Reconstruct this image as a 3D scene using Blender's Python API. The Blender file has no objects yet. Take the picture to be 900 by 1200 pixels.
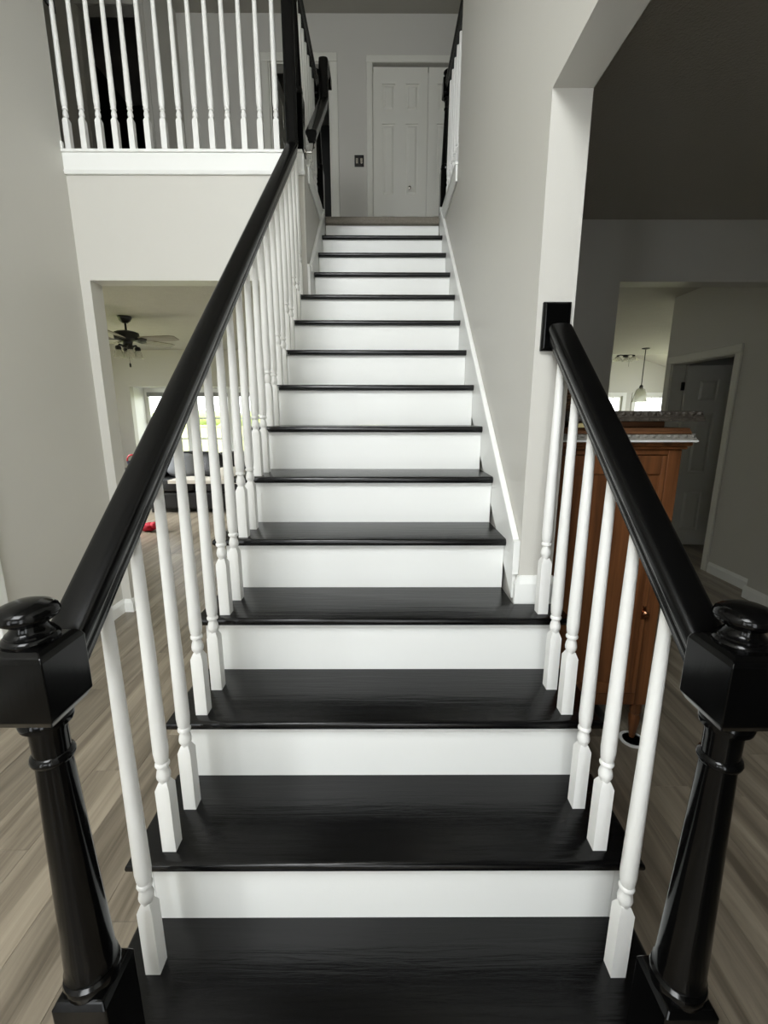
import bpy, math, random
from mathutils import Vector, Matrix
random.seed(7)
S = bpy.context.scene
COL = S.collection

# ------------------------------------------------------------------ camera
def cam_axes(p, y, r):
    cp, sp, cy, sy = math.cos(p), math.sin(p), math.cos(y), math.sin(y)
    f = Vector((sy*cp, cy*cp, -sp)); rt = Vector((cy, -sy, 0)); up = rt.cross(f)
    c, s = math.cos(r), math.sin(r)
    return c*rt + s*up, c*up - s*rt, f
CR, CU, CF = cam_axes(0.2169, 0.0034, 0.0008)
CLOC = Vector((0.0, -0.5819, 1.3821))
cd = bpy.data.cameras.new('camera'); cam = bpy.data.objects.new('camera', cd); COL.objects.link(cam)
cd.sensor_fit = 'HORIZONTAL'; cd.sensor_width = 36.0; cd.lens = 520.0/900.0*36.0; cd.clip_start = 0.02
cam.matrix_world = Matrix(((CR.x, CU.x, -CF.x, CLOC.x), (CR.y, CU.y, -CF.y, CLOC.y), (CR.z, CU.z, -CF.z, CLOC.z), (0, 0, 0, 1)))
S.camera = cam

# ------------------------------------------------------------------ world, lights, exposure
W = bpy.data.worlds.new('sky'); S.world = W; W.use_nodes = True
bg = W.node_tree.nodes['Background']; bg.inputs[0].default_value = (0.93, 0.97, 1.0, 1); bg.inputs[1].default_value = 6.0
def area_light(name, loc, rot, sx, sy, power, col=(1, 0.985, 0.955)):
    l = bpy.data.lights.new(name, 'AREA'); l.shape = 'RECTANGLE'; l.size = sx; l.size_y = sy; l.energy = power; l.color = col
    o = bpy.data.objects.new(name, l); COL.objects.link(o); o.location = loc; o.rotation_euler = rot
    return o
H = math.pi/2
# daylight arriving through the front door glass, its sidelights and the tall foyer window above (behind the camera)
SKY = (0.97, 0.995, 1.0)
area_light('daylight_foyer_window', (-0.95, -1.93, 3.9), (H-math.radians(62), 0, 0), 1.3, 1.5, 115, SKY)
area_light('daylight_sidelight', (-1.35, -1.94, 1.25), (H, 0, 0), 0.36, 1.9, 3.5, SKY)
area_light('daylight_sidelight', (0.12, -1.94, 1.25), (H, 0, 0), 0.36, 1.9, 3.5, SKY)
# added lights in unseen side openings, brightening the living room floor and the kitchen
area_light('fill_living_side', (-5.57, 5.2, 1.4), (H-math.radians(32), 0, -H), 2.4, 1.5, 95, SKY).data.spread = math.radians(70)
area_light('fill_kitchen_side', (7.05, 7.6, 1.35), (H, 0, H), 1.8, 1.8, 40, SKY)
S.view_settings.view_transform = 'Standard'; S.view_settings.look = 'None'
S.view_settings.gamma = 1.0; S.view_settings.use_curve_mapping = False
S.view_settings.exposure = -0.15
S.cycles.use_denoising = True
S.cycles.max_bounces = 10; S.cycles.diffuse_bounces = 6; S.cycles.sample_clamp_indirect = 8.0

# ------------------------------------------------------------------ materials
MATS = {}
def nodes(name):
    m = bpy.data.materials.new(name); m.use_nodes = True
    nt = m.node_tree; b = nt.nodes['Principled BSDF']
    MATS[name] = m
    return m, nt, b
def lin(r, g, b):
    f = lambda c: ((c/255)/12.92 if c/255 <= 0.04045 else (((c/255)+0.055)/1.055)**2.4)
    return (f(r), f(g), f(b), 1)
def N(nt, t, **kw):
    n = nt.nodes.new(t)
    for k, v in kw.items():
        if k in n.inputs.keys(): n.inputs[k].default_value = v
        else: setattr(n, k, v)
    return n
def paint(name, col, rough=0.6, var=0.03, bump=0.04, scale=60.0, bscale=220.0, spec=0.4, coat=0.0):
    m, nt, b = nodes(name)
    tc = N(nt, 'ShaderNodeTexCoord'); n1 = N(nt, 'ShaderNodeTexNoise', Scale=scale*0.05, Detail=3.0)
    n2 = N(nt, 'ShaderNodeTexNoise', Scale=bscale, Detail=2.0)
    nt.links.new(tc.outputs['Object'], n1.inputs['Vector']); nt.links.new(tc.outputs['Object'], n2.inputs['Vector'])
    mx = N(nt, 'ShaderNodeMixRGB'); mx.inputs[1].default_value = tuple(c*(1-var) for c in col[:3]) + (1,)
    mx.inputs[2].default_value = tuple(min(1, c*(1+var)) for c in col[:3]) + (1,)
    nt.links.new(n1.outputs['Fac'], mx.inputs[0]); nt.links.new(mx.outputs[0], b.inputs['Base Color'])
    bp = N(nt, 'ShaderNodeBump', Strength=bump, Distance=0.01)
    nt.links.new(n2.outputs['Fac'], bp.inputs['Height']); nt.links.new(bp.outputs[0], b.inputs['Normal'])
    b.inputs['Roughness'].default_value = rough; b.inputs['Specular IOR Level'].default_value = spec
    b.inputs['Coat Weight'].default_value = coat
    return m
def wood(name, c1, c2, rough=0.4, axis=0, scale=1.0, bump=0.1, spec=0.5, rand=0.0, coat=0.0):
    """grain running along the given local axis"""
    m, nt, b = nodes(name)
    tc = N(nt, 'ShaderNodeTexCoord'); mp = N(nt, 'ShaderNodeMapping')
    sc = [22*scale]*3; sc[axis] = 1.3*scale; mp.inputs['Scale'].default_value = sc
    oi = N(nt, 'ShaderNodeObjectInfo'); ge = N(nt, 'ShaderNodeNewGeometry')
    add = N(nt, 'ShaderNodeMath', operation='ADD'); nt.links.new(oi.outputs['Random'], add.inputs[0]); nt.links.new(ge.outputs['Random Per Island'], add.inputs[1])
    fr = N(nt, 'ShaderNodeMath', operation='FRACT'); nt.links.new(add.outputs[0], fr.inputs[0])
    mul = N(nt, 'ShaderNodeMath', operation='MULTIPLY'); mul.inputs[1].default_value = 37.0; nt.links.new(fr.outputs[0], mul.inputs[0])
    va = N(nt, 'ShaderNodeVectorMath', operation='ADD'); nt.links.new(tc.outputs['Object'], va.inputs[0]); nt.links.new(mul.outputs[0], va.inputs[1])
    nt.links.new(va.outputs[0], mp.inputs['Vector'])
    n1 = N(nt, 'ShaderNodeTexNoise', Scale=1.0, Detail=6.0, Roughness=0.62, Distortion=0.6); nt.links.new(mp.outputs[0], n1.inputs['Vector'])
    cr = N(nt, 'ShaderNodeValToRGB'); cr.color_ramp.elements[0].position = 0.33; cr.color_ramp.elements[1].position = 0.68
    cr.color_ramp.elements[0].color = c1; cr.color_ramp.elements[1].color = c2
    nt.links.new(n1.outputs['Fac'], cr.inputs[0])
    hv = N(nt, 'ShaderNodeHueSaturation')
    mr = N(nt, 'ShaderNodeMapRange'); mr.inputs['To Min'].default_value = 1-rand; mr.inputs['To Max'].default_value = 1+rand
    nt.links.new(fr.outputs[0], mr.inputs['Value']); nt.links.new(mr.outputs[0], hv.inputs['Value'])
    nt.links.new(cr.outputs[0], hv.inputs['Color']); nt.links.new(hv.outputs[0], b.inputs['Base Color'])
    bp = N(nt, 'ShaderNodeBump', Strength=bump, Distance=0.004); nt.links.new(n1.outputs['Fac'], bp.inputs['Height']); nt.links.new(bp.outputs[0], b.inputs['Normal'])
    b.inputs['Roughness'].default_value = rough; b.inputs['Specular IOR Level'].default_value = spec; b.inputs['Coat Weight'].default_value = coat
    return m
wallp = paint('greige_wall_paint', lin(206, 204, 197), 0.42, 0.015, 0.05, bscale=260, spec=0.35)
white = paint('white_trim_paint', lin(241, 242, 239), 0.38, 0.012, 0.03, spec=0.45)
whiteb = paint('white_baluster_paint', lin(240, 240, 237), 0.4, 0.02, 0.05, spec=0.45)
doorp = paint('white_door_paint', lin(226, 225, 216), 0.45, 0.01, 0.02)
ceilm = paint('textured_ceiling_paint', lin(196, 194, 186), 0.9, 0.05, 0.6, scale=200, bscale=45, spec=0.1)
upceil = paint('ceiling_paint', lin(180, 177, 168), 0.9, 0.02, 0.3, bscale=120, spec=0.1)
slopew = paint('white_ceiling_paint', lin(235, 233, 226), 0.9, 0.02, 0.2, spec=0.1)
darkp = paint('room_shade_and_subfloor', lin(60, 60, 58), 0.9, 0.03, 0.05)  # shade of unlit rooms painted in; also the plain dark slab under the planks
nearblack = paint('painted_room_darkness', lin(26, 25, 24), 0.95, 0.03, 0.05)  # near-black colour stands in for the missing light of the upstairs room
carpet = paint('grey_carpet', lin(150, 143, 132), 1.0, 0.25, 1.0, scale=1500, bscale=320, spec=0.05)
treadm = wood('black_stained_oak', lin(5, 5, 6), lin(10, 10, 11), 0.21, 0, 2.6, 0.3, 0.43)
railm = wood('black_rail_lacquer', lin(6, 6, 6), lin(9, 9, 9), 0.24, 1, 1.5, 0.05, 0.2)
postm = wood('black_post_lacquer', lin(4, 4, 4), lin(7, 7, 7), 0.14, 2, 1.6, 0.04, 0.22)
plankm = wood('grey_brown_plank', lin(100, 91, 78), lin(165, 154, 136), 0.3, 1, 0.66, 0.07, 0.45, 0.15)
cabm = wood('oak_cabinet_stain', lin(88, 54, 31), lin(138, 88, 52), 0.42, 2, 1.0, 0.08, 0.4)
fwood = wood('walnut_frame', lin(78, 48, 28), lin(130, 90, 58), 0.5, 0, 1.4, 0.1)
silver = paint('tarnished_silver_leaf', lin(150, 147, 138), 0.4, 0.3, 0.5, scale=900, bscale=150, spec=0.6)
pewter = paint('dark_pewter_leaf', lin(72, 66, 58), 0.45, 0.3, 0.5, scale=900, bscale=150, spec=0.6)
blackm = paint('black_metal', lin(18, 17, 16), 0.4, 0.05, 0.02, spec=0.5)
leather = paint('black_leather', lin(24, 24, 26), 0.42, 0.1, 0.3, bscale=90, spec=0.5)
fabg = paint('grey_fabric', lin(140, 142, 146), 0.95, 0.1, 0.5, bscale=300)
fabw = paint('cream_fabric', lin(222, 216, 205), 0.95, 0.06, 0.5, bscale=300)
redp = paint('red_plush', lin(190, 22, 48), 0.8, 0.15, 0.8, bscale=120)
redplastic = paint('red_plastic', lin(190, 30, 40), 0.35, 0.02, 0.02)
navyp = paint('navy_plastic', lin(34, 32, 60), 0.4, 0.02, 0.02)
yel = paint('cream_paper', lin(225, 210, 150), 0.8, 0.03, 0.05)
blade = wood('fan_blade_veneer', lin(128, 122, 110), lin(160, 154, 142), 0.45, 0, 1.0, 0.03)
wick = wood('dark_wicker', lin(50, 32, 20), lin(110, 78, 50), 0.6, 0, 4.0, 0.5)
shade = paint('roller_shade', lin(140, 140, 138), 0.8, 0.02, 0.05)
brass = paint('copper_metal', lin(205, 150, 115), 0.25, 0.03, 0.02); MATS['copper_metal'].node_tree.nodes['Principled BSDF'].inputs['Metallic'].default_value = 1
nickel = paint('nickel_metal', lin(190, 186, 178), 0.25, 0.03, 0.02); MATS['nickel_metal'].node_tree.nodes['Principled BSDF'].inputs['Metallic'].default_value = 1
grass = paint('lawn', lin(176, 180, 120), 1.0, 0.25, 0.6, scale=20, bscale=30, spec=0.05)
leafm = paint('leaf', lin(168, 182, 128), 0.9, 0.3, 0.6, scale=60, bscale=12, spec=0.1)
m, nt, b = nodes('clear_glass'); b.inputs['Transmission Weight'].default_value = 1; b.inputs['Roughness'].default_value = 0.02; b.inputs['IOR'].default_value = 1.02; b.inputs['Base Color'].default_value = (1, 1, 1, 1)
pane = m
m, nt, b = nodes('lamp_glass'); b.inputs['Transmission Weight'].default_value = 0.75; b.inputs['Roughness'].default_value = 0.25; b.inputs['IOR'].default_value = 1.3; b.inputs['Base Color'].default_value = (0.93, 0.93, 0.88, 1)
lampg = m

# ------------------------------------------------------------------ mesh helpers
class MB:
    def __init__(s): s.v = []; s.f = []
    def box(s, x0, x1, y0, y1, z0, z1):
        b = len(s.v)
        s.v += [(x, y, z) for z in (z0, z1) for y in (y0, y1) for x in (x0, x1)]
        s.f += [tuple(b+i for i in q) for q in ((0, 2, 3, 1), (4, 5, 7, 6), (0, 1, 5, 4), (2, 6, 7, 3), (0, 4, 6, 2), (1, 3, 7, 5))]
        return s
    def prism(s, pts, axis, a0, a1):
        """polygon extruded along axis; pts are the two other coordinates in order"""
        b = len(s.v); n = len(pts)
        mk = {'X': lambda p, a: (a, p[0], p[1]), 'Y': lambda p, a: (p[0], a, p[1]), 'Z': lambda p, a: (p[0], p[1], a)}[axis]
        for a in (a0, a1): s.v += [mk(p, a) for p in pts]
        s.f += [tuple(range(b, b+n)), tuple(range(b+2*n-1, b+n-1, -1))]
        s.f += [(b+i, b+n+i, b+n+(i+1) % n, b+(i+1) % n) for i in range(n)]
        return s
    def lathe(s, prof, c=(0, 0, 0), n=20, axis='Z', sq=None):
        b = len(s.v)
        for r, h in prof:
            for i in range(n):
                a = 2*math.pi*(i+0.5)/n
                p = (r*math.cos(a), r*math.sin(a), h)
                if axis == 'Y': p = (p[0], h, p[1])
                if axis == 'X': p = (h, p[0], p[1])
                s.v.append((c[0]+p[0], c[1]+p[1], c[2]+p[2]))
        m = len(prof)
        for j in range(m-1):
            for i in range(n):
                s.f.append((b+j*n+i, b+j*n+(i+1) % n, b+(j+1)*n+(i+1) % n, b+(j+1)*n+i))
        s.f.append(tuple(b+n-1-i for i in range(n))); s.f.append(tuple(b+(m-1)*n+i for i in range(n)))
        return s
    def tube(s, pts, r, n=8):
        b = len(s.v); pts = [Vector(p) for p in pts]
        for k, p in enumerate(pts):
            t = (pts[min(k+1, len(pts)-1)] - pts[max(k-1, 0)]).normalized()
            u = t.cross(Vector((0, 0, 1)) if abs(t.z) < 0.9 else Vector((1, 0, 0))).normalized(); w = t.cross(u)
            rr = r[k] if isinstance(r, (list, tuple)) else r
            for i in range(n):
                a = 2*math.pi*i/n; s.v.append(tuple(p + rr*(math.cos(a)*u + math.sin(a)*w)))
        for k in range(len(pts)-1):
            for i in range(n): s.f.append((b+k*n+i, b+k*n+(i+1) % n, b+(k+1)*n+(i+1) % n, b+(k+1)*n+i))
        s.f.append(tuple(b+n-1-i for i in range(n))); s.f.append(tuple(b+(len(pts)-1)*n+i for i in range(n)))
        return s
    def sweep_yz(s, prof, path, x):
        """closed profile (px, pn) swept along a path of (y, z) in the plane X = x"""
        b = len(s.v); n = len(prof); P = [Vector((p[0], p[1])) for p in path]
        for k, p in enumerate(P):
            d0 = (P[k]-P[k-1]).normalized() if k > 0 else None; d1 = (P[k+1]-P[k]).normalized() if k < len(P)-1 else None
            if d0 is None: d0 = d1
            if d1 is None: d1 = d0
            n0 = Vector((-d0.y, d0.x)); n1 = Vector((-d1.y, d1.x)); nn = (n0+n1).normalized(); sc = 1/max(0.4, nn.dot(n0))
            for px, pn in prof: s.v.append((x+px, p.x+nn.x*pn*sc, p.y+nn.y*pn*sc))
        for k in range(len(P)-1):
            for i in range(n): s.f.append((b+k*n+i, b+(k+1)*n+i, b+(k+1)*n+(i+1) % n, b+k*n+(i+1) % n))
        s.f.append(tuple(range(b, b+n))); s.f.append(tuple(b+(len(P)-1)*n+n-1-i for i in range(n)))
        return s
    def blob(s, c, rx, ry, rz, n=14, m=9, k=2.0, jit=0.0):
        """superellipsoid"""
        b = len(s.v); rnd = random.Random(hash((round(c[0], 3), round(c[1], 3))) & 0xffff)
        sg = lambda v, e: math.copysign(abs(v)**e, v); e = 2.0/k
        for j in range(m+1):
            ph = -math.pi/2 + math.pi*j/m
            for i in range(n):
                th = 2*math.pi*i/n; q = 1+jit*(rnd.random()-0.5)
                s.v.append((c[0]+q*rx*sg(math.cos(ph), e)*sg(math.cos(th), e), c[1]+q*ry*sg(math.cos(ph), e)*sg(math.sin(th), e), c[2]+q*rz*sg(math.sin(ph), e)))
        for j in range(m):
            for i in range(n): s.f.append((b+j*n+i, b+j*n+(i+1) % n, b+(j+1)*n+(i+1) % n, b+(j+1)*n+i))
        return s
    def build(s, name, mat, parent=None, smooth=False, bevel=0.0, loc=None):
        o0 = Vector((0, 0, 0))
        if parent is not None: o0 = wloc(parent)
        if loc is None:
            off = o0; oloc = Vector((0, 0, 0))
        else:
            off = Vector(loc); oloc = Vector(loc) - o0
        me = bpy.data.meshes.new(name)
        me.from_pydata([(v[0]-off.x, v[1]-off.y, v[2]-off.z) for v in s.v], [], s.f); me.update()
        import bmesh
        bm = bmesh.new(); bm.from_mesh(me); bmesh.ops.recalc_face_normals(bm, faces=bm.faces); bm.to_mesh(me); bm.free()
        me.materials.append(mat)
        if smooth:
            for p in me.polygons: p.use_smooth = True
            try: me.set_sharp_from_angle(angle=math.radians(38))
            except Exception: pass
        o = bpy.data.objects.new(name, me); COL.objects.link(o); o.location = oloc
        if parent is not None: o.parent = parent
        if bevel > 0:
            md = o.modifiers.new('bevel', 'BEVEL'); md.width = bevel; md.segments = 2; md.limit_method = 'ANGLE'
        return o
def wloc(o):
    v = Vector(o.location)
    return v + wloc(o.parent) if o.parent else v
def tag(o, label=None, cat=None, group=None, kind=None):
    if label: o['label'] = label
    if cat: o['category'] = cat
    if group: o['group'] = group
    if kind: o['kind'] = kind
    return o
def empty(name, loc, label=None, cat=None, group=None, kind=None):
    o = bpy.data.objects.new(name, None); COL.objects.link(o); o.location = loc; o.empty_display_size = 0.1
    return tag(o, label, cat, group, kind)
def struct(name, mb, mat, label=None, bevel=0.0, smooth=False):
    return tag(mb.build(name, mat, None, smooth, bevel), label, None, None, 'structure')
def dup(o, parent, loc):
    c = o.copy(); COL.objects.link(c); c.parent = parent; c.location = Vector(loc) - (wloc(parent) if parent else Vector((0, 0, 0)))
    return c
def project(p):
    d = Vector(p)-CLOC; z = d.dot(CF)
    if z <= 0.05: return None
    return 450+520*d.dot(CR)/z, 600-520*d.dot(CU)/z

# ------------------------------------------------------------------ dimensions
RISE, RUN, NTH, OV = 0.19, 0.2318, 0.026, 0.0257
FL2, CE1, CE2 = 2.85, 2.52, 5.30          # upper floor, lower ceiling, upper ceiling
XL, XR = -0.46, 0.455                     # faces of the stair walls
YW = 2.38                                 # cross wall under the balcony
LW = -1.85                                # foyer left wall
FAR = 4.83                                # wall behind the landing
nos = lambda y: RISE + RISE/RUN*y         # height of the nosing line

# ------------------------------------------------------------------ setting: floors
fl = struct('floor', MB().box(-5.6, 7.2, -2.7, 10.1, -0.12, -0.012), darkp, 'grey-brown plank floor running beneath the stairs and through both rooms')
PW, PL = 0.178, 1.22
stuff = MB(); cache = {}; seen = []
rp = random.Random(3)
ncol = int(12.7/PW)
for c in range(ncol):
    x0 = -5.6 + c*PW; x1 = x0+PW; y = -2.7 - rp.random()*PL
    while y < 10.0:
        y0, y1 = max(y, -2.7), min(y+PL, 10.0); y += PL
        if y1-y0 < 0.05: continue
        xa, xb = x0, x1
        if y0 >= 8.0 and x0 < -0.5: continue
        q = [project((xx, yy, 0)) for xx in (x0, x1) for yy in (y0, (y0+y1)/2, y1)]
        vis = any(p and -5 < p[0] < 905 and 0 < p[1] < 1205 for p in q)
        mid = ((x0+x1)/2, (y0+y1)/2)
        if -0.52 < mid[0] < 0.5 and mid[1] > -0.3: vis = False
        d = (Vector((mid[0], mid[1], 0))-CLOC).length
        if vis and (d < 5.2): seen.append((d, x0, x1, y0, y1))
        else: stuff.box(x0+0.0008, x1-0.0008, y0+0.0008, y1-0.0008, -0.012, 0.0)
seen.sort()
for i, (d, x0, x1, y0, y1) in enumerate(seen):
    if i >= 280: stuff.box(x0+0.0008, x1-0.0008, y0+0.0008, y1-0.0008, -0.012, 0.0); continue
    key = round(y1-y0, 3)
    if key not in cache:
        g = 0.0005; L = (y1-y0)/2; b_ = 0.0009; w_ = PW/2
        mb = MB(); v = []
        for (dx, z) in ((0, -0.012), (0, -b_), (b_, 0)):
            v += [(-w_+g+dx, -L+g+dx, z), (w_-g-dx, -L+g+dx, z), (w_-g-dx, L-g-dx, z), (-w_+g+dx, L-g-dx, z)]
        mb.v = v
        for k in (0, 4):
            for j in range(4): mb.f.append((k+j, k+(j+1) % 4, k+4+(j+1) % 4, k+4+j))
        mb.f += [(8, 9, 10, 11)]
        o = mb.build('plank', plankm, fl); o.location = ((x0+x1)/2, (y0+y1)/2, 0); cache[key] = o
    else:
        o = dup(cache[key], fl, ((x0+x1)/2, (y0+y1)/2, 0))
tag(stuff.build('plank_field', plankm, fl), kind='stuff')
# upper floor slab with carpet
mb = MB()
mb.box(-0.60, 0.60, 3.292, 6.9, CE1+0.01, FL2)            # landing
mb.box(-3.4, -0.60, YW+0.13, 6.9, CE1+0.01, FL2)          # hall left of the stairwell
mb.box(0.60, 2.4, YW+0.13, 6.9, CE1+0.01, FL2)            # hall right of the stairwell
struct('floor_landing', mb, carpet, 'grey carpeted upstairs landing floor above the top riser')
tag(MB().prism([(3.238, 2.822), (3.248, 2.8155), (3.2915, 2.8155), (3.2915, 2.872), (3.262, 2.874), (3.244, 2.862), (3.237, 2.842)], 'X', XL+0.018, XR-0.018).build('carpet_nosing', carpet, bpy.data.objects['floor_landing']), None)

# ------------------------------------------------------------------ setting: walls
# left foyer wall
struct('wall_left', MB().box(LW-0.12, LW, -1.95, YW, 0, CE2), wallp, 'tall greige foyer wall left of the stairs')
# right stair wall: solid beside the upper treads, header above the hall opening
mb = MB()
mb.prism([(0.82, 0.0), (2.48, 0.0), (2.48, CE2), (-1.95, CE2), (-1.95, 0.0), (-0.6, 0.0), (-0.6, 2.235), (0.82, 2.235)], 'X', XR, 0.565)  # unseen solid part behind the camera is added to darken the hall
mb.box(XR, 0.565, 2.4805, 3.40, 0, FL2+0.005)
struct('wall_right', mb, wallp, 'greige wall along the right of the stairs ending in a squared column')
# stair wall left of the upper treads
struct('wall_stair_left', MB().box(-0.58, XL, YW+0.002, 3.40, 0, FL2+0.005), wallp, 'short stairwell wall left of the top treads below the upper railing')
# cross wall with the opening to the living room, balcony fascia above
mb = MB()
mb.box(LW-0.0, -1.79, YW, YW+0.12, 0, 2.18); mb.box(LW, -0.5805, YW, YW+0.12, 2.18, FL2)
struct('wall_balcony', mb, wallp, 'greige wall with opening to the living room below the balcony')
# cross wall of the right hall with its opening
mb = MB()
mb.box(0.567, 1.46, YW, YW+0.12, 0, 2.178); mb.box(0.567, 3.1, YW, YW+0.12, 2.178, CE1+0.3)
struct('wall_hall', mb, wallp, 'shaded hall wall with a cased-free opening to the kitchen')
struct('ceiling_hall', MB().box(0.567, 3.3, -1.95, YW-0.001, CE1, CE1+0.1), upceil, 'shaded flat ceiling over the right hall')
# right wall with a door, and the nearer jog
mb = MB(); WX = 2.925
mb.box(WX, WX+0.12, 2.62, 3.27, 0, CE1); mb.box(WX, WX+0.12, 4.09, 4.2, 0, CE1); mb.box(WX+0.12, 5.1, 4.1, 4.2, 0, CE1); mb.box(WX, WX+0.12, 3.27, 4.09, 1.885, CE1)
mb.box(2.80, WX+0.12, -1.95, 2.619, 0, CE1)
struct('wall_far_right', mb, wallp, 'dark greige wall with a panelled door right of the wooden cabinet')
# closed room behind that door, its darkness put into the wall colour
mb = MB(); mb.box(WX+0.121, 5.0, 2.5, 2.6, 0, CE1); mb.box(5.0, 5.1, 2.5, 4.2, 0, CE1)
struct('wall_closet_room', mb, darkp, 'walls with unlit-room darkness painted in behind the panelled door')
# front wall behind the camera, with openings for the front door glass, sidelights and the tall window
mb = MB(); Y0, Y1 = -2.08, -1.95
mb.box(-2.0, -1.6, Y0, Y1, 3.1, 4.7); mb.box(-0.3, 0.6, Y0, Y1, 3.1, 4.7); mb.box(-2.0, 0.6, Y0, Y1, 4.7, CE2); mb.box(-2.0, 3.2, Y0, Y1, 2.2, 3.1)
mb.box(-2.0, -1.53, Y0, Y1, 0, 2.2); mb.box(-1.17, -0.06, Y0, Y1, 0, 0.95); mb.box(-1.17, -0.9, Y0, Y1, 0.95, 2.2); mb.box(-0.3, -0.06, Y0, Y1, 0.95, 2.2); mb.box(-0.9, -0.3, Y0, Y1, 2.05, 2.2); mb.box(0.30, 3.2, Y0, Y1, 0, 2.2)
mb.box(-1.53, -1.17, Y0, Y1, 0, 0.3); mb.box(-0.06, 0.30, Y0, Y1, 0, 0.3)
struct('wall_front', mb, wallp, 'front wall of the foyer facing the stairs')
# upper hall
mb = MB()
mb.box(-2.0695, -1.243+0.08, FAR, FAR+0.12, FL2, CE2); mb.box(-0.543, -0.118, FAR, FAR+0.12, FL2, CE2); mb.box(-1.163, -0.543, FAR, FAR+0.12, 4.885, CE2)
mb.box(1.09, 2.4, FAR, FAR+0.12, FL2, CE2); mb.box(-0.118, 1.09, FAR, FAR+0.12, 4.885, CE2)
struct('wall_landing', mb, wallp, 'dim greige wall with two doors behind the landing')
mb = MB()
mb.box(-3.4, -2.72, 4.25, 4.37, FL2, CE2); mb.box(-2.20, -2.07, 4.25, 4.37, FL2, CE2); mb.box(-2.72, -2.20, 4.25, 4.37, 4.93, CE2); mb.box(-2.19, -2.07, 4.371, FAR+0.12, FL2, CE2)
mb.box(-3.52, -3.4, YW, 4.37, FL2, CE2); mb.box(-3.52, LW-0.121, YW, YW+0.12, FL2, CE2)
struct('wall_hall_upper', mb, wallp, 'dim upstairs wall with a black doorway behind the balcony balusters')
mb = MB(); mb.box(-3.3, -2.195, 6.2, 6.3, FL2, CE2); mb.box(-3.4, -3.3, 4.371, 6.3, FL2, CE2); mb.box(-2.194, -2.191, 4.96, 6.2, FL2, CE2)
struct('wall_bedroom', mb, nearblack, 'walls coloured near-black to imitate the unlit room behind the black doorway')
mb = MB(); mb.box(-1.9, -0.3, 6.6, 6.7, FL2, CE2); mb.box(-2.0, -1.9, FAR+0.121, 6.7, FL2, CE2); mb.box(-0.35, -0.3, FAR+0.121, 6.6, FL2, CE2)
struct('wall_bathroom', mb, darkp, 'walls with room shade painted in behind the left landing door')
mb = MB(); mb.box(-0.2, 1.2, 5.5, 5.6, FL2, CE2); mb.box(2.4, 2.5, YW, FAR+0.12, FL2, CE2); mb.box(0.567, 2.5, YW, YW+0.12, CE1+0.301, CE2)
struct('wall_upper_right', mb, wallp, 'upstairs wall right of the landing')
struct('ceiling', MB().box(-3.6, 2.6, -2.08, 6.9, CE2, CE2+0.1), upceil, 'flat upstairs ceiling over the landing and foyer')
# living room shell
mb = MB()
BX0, BX1, BZ0, BZ1, BY = -4.68, -2.2, 0.50, 1.88, 8.44
mb.box(-5.6, BX0, 7.94, 8.06, 0, CE1); mb.box(BX1, -0.5, 7.94, 8.06, 0, CE1); mb.box(BX0, BX1, 7.94, 8.06, BZ1, CE1); mb.box(BX0, BX1, 7.94, 8.06, 0, BZ0)
mb.box(-5.72, -5.6, 2.38, 4.0, 0, CE1); mb.box(-5.72, -5.6, 6.4, 8.06, 0, CE1); mb.box(-5.72, -5.6, 4.0, 6.4, 0, 0.65); mb.box(-5.72, -5.6, 4.0, 6.4, 2.15, CE1)
mb.box(-5.72, LW-0.121, YW, YW+0.12, 0, FL2); mb.box(-0.58, -0.46, 3.401, 8.06, 0, CE1)
struct('wall_living', mb, wallp, 'greige living room walls around the bay window')
struct('ceiling_living', MB().box(-5.6, -0.582, YW+0.121, 7.94, CE1, CE1+0.008), ceilm, 'rough textured living room ceiling with a fan')
# kitchen and sunroom shell
mb = MB()
mb.box(7.0, 7.12, 2.5, 6.6, 0, CE1); mb.box(7.0, 7.12, 8.6, 10.1, 0, 4.2); mb.box(7.0, 7.12, 6.6, 8.6, 0, 0.3); mb.box(7.0, 7.12, 6.6, 8.6, 2.3, 4.2)
mb.box(0.1, 0.2, 3.45, 8.44, 0, CE1); mb.box(0.1, 0.2, 8.44, 10.1, 0, 4.2); mb.box(0.2, 7.0, 8.44, 8.5, CE1, 4.2); mb.box(4.9, 7.0, 2.5, 2.6, 0, CE1); mb.box(5.1, 7.0, 4.12, 4.2, 0, CE1)
wz0, wz1 = 0.85, 1.80
mb.box(0.2, 4.95, 10, 10.12, 0, 4.2); mb.box(5.56, 5.85, 10, 10.12, 0, 4.2); mb.box(6.85, 7.12, 10, 10.12, 0, 4.2)
for a, c_ in ((4.95, 5.56), (5.85, 6.85)): mb.box(a, c_, 10, 10.12, 0, wz0); mb.box(a, c_, 10, 10.12, wz1, 4.2)
struct('wall_kitchen', mb, wallp, 'tan kitchen and sunroom walls seen through the hall opening')
mb = MB(); mb.box(0.567, 7.0, YW+0.121, 8.44, CE1, CE1+0.008)
struct('ceiling_kitchen', mb, ceilm, 'textured kitchen ceiling above the pendant lamp')
zr = lambda x: 2.626-0.3*(x-5.85)
mb = MB(); mb.prism([(2.6, zr(2.6)), (7.1, zr(7.1)), (7.1, zr(7.1)+0.08), (2.6, zr(2.6)+0.08)], 'Y', 8.501, 9.999)
mb.prism([(0.1, zr(5.1)), (2.6, zr(2.6)), (2.6, zr(2.6)+0.08), (0.1, zr(5.1)+0.08)], 'Y', 8.501, 9.999)
struct('ceiling_sunroom', mb, slopew, 'white sloping ceiling beyond the kitchen')
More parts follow.
